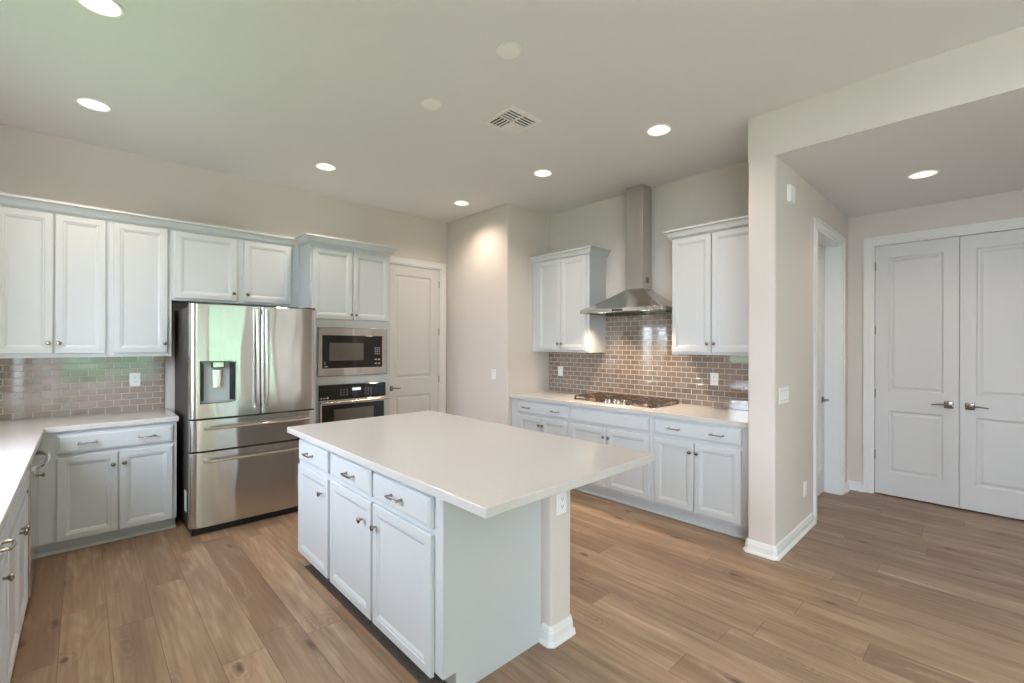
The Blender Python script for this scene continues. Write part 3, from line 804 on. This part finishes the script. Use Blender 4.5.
hbar(u1, .835, .088, FW-.088); hbar(u2, .583, .088, FW-.088)
# dispenser recess: child of the left door
hx0, hx1, hz0, hz1 = HOLE
m = MB(); yb = .045
yf = lambda x: bulge(x)
m.add([(hx0, yf(hx0), hz0), (hx1, yf(hx1), hz0), (hx1, yf(hx1), hz1), (hx0, yf(hx0), hz1), (hx0+.004, yb, hz0+.01), (hx1-.004, yb, hz0+.01), (hx1-.004, yb, hz1-.002), (hx0+.004, yb, hz1-.002)],
      [(0, 1, 5, 4), (1, 2, 6, 5), (2, 3, 7, 6), (3, 0, 4, 7), (4, 5, 6, 7)])
# steel lip round the opening
dsp = m.build('dispenser_recess', 'disp', ld)
m = MB()
for a, b, c, d in ((hx0-.006, hx0, hz0-.006, hz1+.006), (hx1, hx1+.006, hz0-.006, hz1+.006), (hx0, hx1, hz0-.006, hz0), (hx0, hx1, hz1, hz1+.006)):
    m.box(a, b, .002, .014, c, d)
m.build('dispenser_frame', 'black', ld)
cxm = (hx0+hx1)/2-.004
m = MB().prism(rounded(cxm-.045, cxm+.045, hz1-.052, hz1, .014, {'sw', 'se'}), .006, .042, 'y'); m.build('dispenser_spout', 'dark', ld)
m = MB().box(cxm-.036, cxm+.036, .004, .006, hz1-.042, hz1-.004).build('dispenser_screen', 'steel', ld)
m = MB()
pp = [(cxm-.038, .043), (cxm-.034, .034), (cxm-.015, .029), (cxm+.015, .029), (cxm+.034, .034), (cxm+.038, .043)]
m.prism(pp, hz1-.205, hz1-.066); m.build('dispenser_paddle', 'chrome', ld, smooth=True)
MB().box(hx1-.040, hx1-.006, .026, .0445, hz0+.015, hz1-.01).build('dispenser_cheek', 'black', ld)
MB().box(hx0+.006, hx0+.022, .026, .0445, hz0+.015, hz1-.01).build('dispenser_cheek', 'black', ld)
MB().box(.0, .0045, .18, .26, .16, .32).build('energy_label', 'plate', fr)
for xx in (.05, FW-.05): MB().box(xx-.04, xx+.04, .03, .16, 1.81, 1.826).build('hinge_cover', 'dark', fr, bevel=.004)

# ------------------------------------------------------------------ range hood (local x towards -Y, y towards +X)
HC = 2.565
rh = thing('range_hood', 'stainless pyramid chimney hood above the gas cooktop', 'hood', (HOOD, HC, 1.826), -pi/2)
HWd, HDp, zr, zt = .457, .482, .036, .252
m = MB()
cw, cd = .103, .176
rows = []
for k in range(9):
    u = k/8
    s = (1-u)**1.12               # concave flare
    hw = cw+(HWd-cw)*s; dd = cd+(HDp-cd)*s; z = zr+(zt-zr)*u
    rows.append([(-hw, 0, z), (-hw, -dd, z), (hw, -dd, z), (hw, 0, z)])
vs = [q for r_ in rows for q in r_]
fs = [(j*4+i, j*4+(i+1) % 4, (j+1)*4+(i+1) % 4, (j+1)*4+i) for j in range(8) for i in range(4)] + [(32, 33, 34, 35)]
m.add(vs, fs); m.build('canopy', 'steel', rh, smooth=True, auto=28)
m = MB().box(-HWd, HWd, -HDp, 0, .018, zr)
m.box(-HWd, HWd, -HDp, -HDp+.012, 0, .018).box(-HWd, -HWd+.012, -HDp, 0, 0, .018).box(HWd-.012, HWd, -HDp, 0, 0, .018); m.build('rim', 'steel', rh, bevel=.001)
for sx in (-1, 1):
    m = MB().box(sx*.215-.2, sx*.215+.2, -HDp+.09, -.03, .008, .0175)
    for k in range(12): m.box(sx*.215-.2+k*.0335, sx*.215-.2+k*.0335+.018, -HDp+.095, -.035, .004, .008)
    m.build('filter', 'chrome', rh)
    MB().lathe([(.03, .004), (.03, .0178)], (sx*.25, -HDp+.05, 0), 'z', 20).build('lamp', 'lamp', rh)
MB().box(-cw, cw, -cd, -.001, zt-.004, .60).build('lower_chimney', 'steel', rh)
MB().box(-cw+.003, cw-.003, -cd+.003, -.001, .60, ZC-1.826-.001).build('upper_chimney', 'steel', rh)
m = MB()
for k in range(5): m.box(cw-.001, cw+.0006, -.12+k*.013, -.113+k*.013, .31, .37)
m.build('vent_slot', 'black', rh)
m = MB().box(-.06, .06, -HDp-.0015, -HDp+.001, .010, .026); m.build('switch_strip', 'black', rh)
for sx in (-1, 1):
    l = bpy.data.lights.new('hood_lamp_light', 'SPOT'); l.energy = 30; l.color = (1, .76, .54); l.spot_size = radians(130); l.spot_blend = .8; l.shadow_soft_size = .03
    lo = bpy.data.objects.new('hood_lamp_light', l); COL.objects.link(lo); lo.parent = rh; lo.location = (sx*.25, -HDp+.05, -.004)

# ------------------------------------------------------------------ gas cooktop
CY0, CY1, CX0, CX1 = 2.125, 3.08, 3.79, 4.285
ck = thing('gas_cooktop', 'five burner gas cooktop with cast iron grates set in the worktop', 'cooktop', ((CX0+CX1)/2, (CY0+CY1)/2, .914), -pi/2)
cwd, cdp = (CY1-CY0)/2, (CX1-CX0)/2
m = MB().prism(rounded(-cwd, cwd, -cdp, cdp, .02, {'sw', 'se', 'ne', 'nw'}), .0005, .007)
m.build('tray', 'steel', ck, bevel=.002)
burn = [(-.32, .12, .036), (-.32, -.11, .045), (0., .07, .058), (.32, .12, .045), (.32, -.11, .036)]
for bx, by, br_ in burn:
    m = MB().lathe([(br_*1.25, .007), (br_*1.2, .014), (br_*.9, .017), (br_*.9, .024), (br_*.8, .028)], (bx, by, 0), 'z', 24)
    b_ = m.build('burner', 'brass', ck, smooth=True)
    MB().lathe([(br_*.82, .028), (br_*.84, .034), (br_*.6, .038)], (bx, by, 0), 'z', 24).build('burner_cap', 'iron', b_, smooth=True)
def grate(x0, x1, y0, y1, ctrs):
    m = MB(); t_ = .0042; z0, z1 = .036, .046
    def bar(ax, ay, bx, by, w2=t_):
        d = Vector((bx-ax, by-ay)).normalized(); n_ = Vector((-d.y, d.x))*w2
        m.prism([(ax+n_.x, ay+n_.y), (ax-n_.x, ay-n_.y), (bx-n_.x, by-n_.y), (bx+n_.x, by+n_.y)], z0, z1)
    bar(x0, y0, x1, y0); bar(x0, y1, x1, y1); bar(x0, y0, x0, y1); bar(x1, y0, x1, y1)
    for cx, cy, hw, hh in ctrs:
        for k in range(8):
            a = k*pi/4; ux, uy = cos(a), sin(a)
            tmax = min(hw/abs(ux) if abs(ux) > 1e-6 else 9, hh/abs(uy) if abs(uy) > 1e-6 else 9)
            bar(cx+ux*.028, cy+uy*.028, cx+ux*tmax, cy+uy*tmax)
        bar(cx-hw, cy-hh, cx+hw, cy-hh); bar(cx-hw, cy+hh, cx+hw, cy+hh)
    for fx, fy in ((x0, y0), (x1, y0), (x0, y1), (x1, y1)): m.box(fx-.008, fx+.008, fy-.008, fy+.008, .007, .036)
    m.build('grate', 'iron', ck)
grate(-.455, -.172, -.225, .235, [(-.3135, .12, .1415, .112), (-.3135, -.11, .1415, .112)])
grate(-.160, .160, -.085, .235, [(0., .07, .16, .155)])
grate(.172, .455, -.225, .235, [(.3135, .12, .1415, .112), (.3135, -.11, .1415, .112)])
for kx, ky in ((-.11, -.165), (-.055, -.185), (0, -.165), (.055, -.185), (.11, -.165)):
    MB().lathe([(.021, .007), (.021, .012), (.017, .014), (.016, .034), (.013, .037)], (kx, ky, 0), 'z', 18).build('knob', 'chrome', ck, smooth=True)

# ------------------------------------------------------------------ switches and outlets (local: plate in x/z, front at -y)
def plate(name, label, cat, loc, rz, w_, h_, kind_, n_=1):
    r_ = thing(name, label, cat, loc, rz)
    MB().slab(-w_/2, w_/2, -h_/2, h_/2, -.006, 0, edge=.003).build('cover_plate', 'plate', r_)
    if kind_ == 'rocker':
        for k in range(n_):
            cx = (k-(n_-1)/2)*.046
            MB().prism([(-.0335, -.0062), (.0335, -.0062), (.0335, -.0095), (0, -.007), (-.0335, -.0078)][::-1], 0, 1, 'z') if False else None
            m = MB(); a, b = cx-.0165, cx+.0165
            m.add([(a, -.006, -.033), (b, -.006, -.033), (b, -.006, .033), (a, -.006, .033), (a, -.0105, -.032), (b, -.0105, -.032), (b, -.0072, .032), (a, -.0072, .032)],
                  [(0, 1, 5, 4), (1, 2, 6, 5), (2, 3, 7, 6), (3, 0, 4, 7), (4, 5, 6, 7)])
            MB().box(cx-.0185, cx+.0185, -.0064, -.0055, -.0355, .0355).build('rocker_frame', 'seam', r_)
            m.build('rocker', 'plate', r_)
    if kind_ == 'outlet':
        for sz in (-1, 1):
            s_ = MB().prism([(q[0], q[1]+sz*.0195) for q in rounded(-.0165, .0165, -.014, .014, .008, {'sw', 'se', 'ne', 'nw'})], -.0085, -.0055, 'y').build('socket', 'plate', r_)
            MB().box(-.0075, -.005, -.0088, -.0083, sz*.0195-.003, sz*.0195+.007).box(.005, .0075, -.0088, -.0083, sz*.0195-.003, sz*.0195+.006).lathe([(.0028, -.0088), (.0028, -.0083)], (0, 0, sz*.0195-.008), 'y', 10).build('slot', 'black', s_)
    return r_
plate('wall_outlet', 'white outlet on the brown tile left of the fridge', 'outlet', (.329, BACK-.008, 1.186), 0, .074, .118, 'outlet')
plate('light_switch', 'white rocker switch on the tile left of the cooktop', 'switch', (HOOD-.008, 3.700, 1.168), -pi/2, .074, .118, 'rocker')
plate('wall_outlet', 'white outlet on the tile right of the cooktop', 'outlet', (HOOD-.008, 1.806, 1.178), -pi/2, .074, .118, 'outlet')
plate('light_switch', 'white rocker switch on the beige corner wall by the panel door', 'switch', (PANTRY, 4.135, 1.142), -pi/2, .074, .118, 'rocker')
plate('light_switch', 'white four gang rocker switch on the hall side of the pillar wall', 'switch', (3.715, HY0, 1.135), 0, .21, .118, 'rocker', 4)
plate('wall_outlet', 'low white outlet on the hall wall above the baseboard', 'outlet', (4.262, HY0, .335), 0, .074, .118, 'outlet')
plate('wall_outlet', 'white outlet high on the island post just under the slab', 'outlet', (1.777, PY0, .695), 0, .074, .118, 'outlet')
r = thing('door_chime', 'small white chime box high on the hall side wall', 'chime', (3.835, HY0, 2.623), 0)
MB().slab(-.055, .055, -.062, .062, -.028, 0, edge=.006).build('cover', 'plate', r)
MB().box(-.04, .04, -.0285, -.0275, -.045, -.030).build('grille', 'trim', r)

# ------------------------------------------------------------------ ceiling fittings (origin on the ceiling, hanging down)
def can_light(label, loc, power, group='round recessed ceiling lamps'):
    r_ = thing('recessed_light', label, 'ceiling lamp', loc, 0, group)
    MB().lathe([(CAN_R-.002, .002), (.083, -.004), (.090, -.007), (.098, -.004), (.099, 0)], n=40, cap=False).build('trim_ring', 'trim', r_, smooth=True)
    MB().lathe([(CAN_R-.002, .001), (.072, .03), (.056, .062)], n=40, cap=False).build('reflector', 'plate', r_, smooth=True)
    MB().lathe([(.056, .062), (.03, .060), (.005, .0595)], n=40).build('lens', 'lamp', r_, smooth=True)
    l = bpy.data.lights.new('lamp_light', 'SPOT'); l.energy = power; l.color = (1, .82, .67)
    l.spot_size = radians(150); l.spot_blend = 1.0; l.shadow_soft_size = .06
    lo = bpy.data.objects.new('lamp_light', l); COL.objects.link(lo); lo.parent = r_; lo.location = (0, 0, -.065)
    return r_
can_light('recessed lamp cut by the top edge of the picture at upper left', (LX[0], LY[1], ZC), CAN_W)
can_light('recessed lamp over the left wall cabinets', (LX[0], LY[2], ZC), CAN_W)
can_light('recessed lamp in front of the fridge and oven tower', (LX[1], LY[2], ZC), CAN_W)
can_light('recessed lamp in the far corner near the panel door', (LX[2], LY[2], ZC), CAN_W)
can_light('recessed lamp left of the steel hood chimney', (LX[2], LY[1], ZC), CAN_W)
can_light('recessed lamp nearest the pillar and the right wall cabinet', (LX[2], LY[0], ZC), CAN_W)
can_light('added recessed lamp above the near left counter, behind the top edge of the picture', (LX[0], LY[0], ZC), CAN_W)  # out-of-view lamp, added to brighten the left aisle
can_light('added recessed lamp behind the viewer', (1.2, -1.2, ZC), CAN_W)  # unseen lamp, added to lift the room's brightness
can_light('recessed lamp in the lower hall ceiling', (HLAMP[0], HLAMP[1], ZS-.0008), CAN_W*.6)
for lb, x, y in (('larger looking round white ceiling disc above the island', 1.734, 1.869), ('smaller looking round white ceiling disc left of the air vent', 1.734, 2.655)):
    r = thing('ceiling_disc', lb, 'disc', (x, y, ZC), 0, 'flat round ceiling discs')
    MB().lathe([(.070, 0), (.070, -.006), (.066, -.010)], n=40).build('rim', 'trim', r, smooth=True)
    MB().lathe([(.060, -.010), (.058, -.013), (.03, -.0145)], n=40).build('cover', 'plate', r, smooth=True)
vt = thing('ceiling_vent', 'square white louvered air vent in the ceiling', 'vent', (2.300, 2.442, ZC), 0)
m = MB(); V = .158
m.slab(-V, V, -V, V, 0, 0, [(-V+.03, V-.03, -V+.03, V-.03)], [(.003, .003)], .001) if False else None
f = MB()
for a in ((-V, V, -V, -V+.03), (-V, V, V-.03, V), (-V, -V+.03, -V+.03, V-.03), (V-.03, V, -V+.03, V-.03)):
    f.box(a[0], a[1], a[2], a[3], -.010, 0)
f.box(-.006, .006, -V+.03, V-.03, -.010, -.001); f.box(-V+.03, V-.03, -.006, .006, -.010, -.001)
f.build('frame', 'trim', vt, bevel=.001)
MB().box(-V+.03, V-.03, -V+.03, V-.03, -.0012, -.0002).build('backing', 'vent_dark', vt)
I = V-.03
for qx in (0, 1):
    for qy in (0, 1):
        a0, a1 = (-I, -.006) if qx == 0 else (.006, I); b0, b1 = (-I, -.006) if qy == 0 else (.006, I)
        m = MB(); n_ = 4; closed = qx and qy
        for k in range(n_):
            if qy == 1:
                p_ = (a1-a0)/n_; c0 = a0+p_*k; w2 = p_*(.97 if closed else .42); m.box(c0, c0+w2, b0, b1, -.008, -.005)
            else:
                p_ = (b1-b0)/n_; c0 = b0+p_*k; m.box(a0, a1, c0, c0+p_*.42, -.008, -.005)
        m.build('louvers', 'trim', vt)

# ------------------------------------------------------------------ garden outside the windows
tag(MB().box(-5., 8, -4.8, REAR-.16, -.12, -.06).box(-5., LEFT-.16, REAR-.16, .6, -.12, -.06).build('patio', 'concrete'), 'pale concrete ground outside the windows, added to bounce daylight indoors', 'patio', kind=S)  # unseen pale ground, added to bounce daylight up to the ceiling
tag(MB().box(-30, 30, -30, -4.8, -.13, -.06).box(-30, -5., -4.8, .6, -.13, -.06).box(-30, LEFT-.16, .6, 12, -.13, -.06).build('lawn', 'grass'), 'green lawn beyond the patio', 'lawn', kind=S)
def hedge(label, x0, x1, y0, y1, h_):
    m = MB(); nx = max(2, int((x1-x0)/.25)); ny = max(2, int((y1-y0)/.25)); nz = int(h_/.25)
    me = bpy.data.meshes.new('hedge'); bm = bmesh.new(); bmesh.ops.create_cube(bm, size=1.)
    bmesh.ops.subdivide_edges(bm, edges=bm.edges, cuts=18, use_grid_fill=True)
    for v in bm.verts:
        p = Vector(((x0+x1)/2+v.co.x*(x1-x0), (y0+y1)/2+v.co.y*(y1-y0), h_/2+v.co.z*h_))
        d = mnoise.noise_vector(p*1.7)*.35+mnoise.noise_vector(p*4.3)*.15
        v.co = p+Vector((d.x, d.y, d.z if p.z > .3 else 0))
    bm.to_mesh(me); bm.free(); me.materials.append(M['hedge'])
    o = bpy.data.objects.new('hedge', me); COL.objects.link(o)
    return tag(o, label, 'hedge', kind='stuff')
hedge('tall green hedge across the garden behind the rear windows', -5, 9, -9.4, -7.6, 7.0)
hedge('green hedge outside the windows of the left wall', -6.6, -5.6, -6, 8, 1.6)
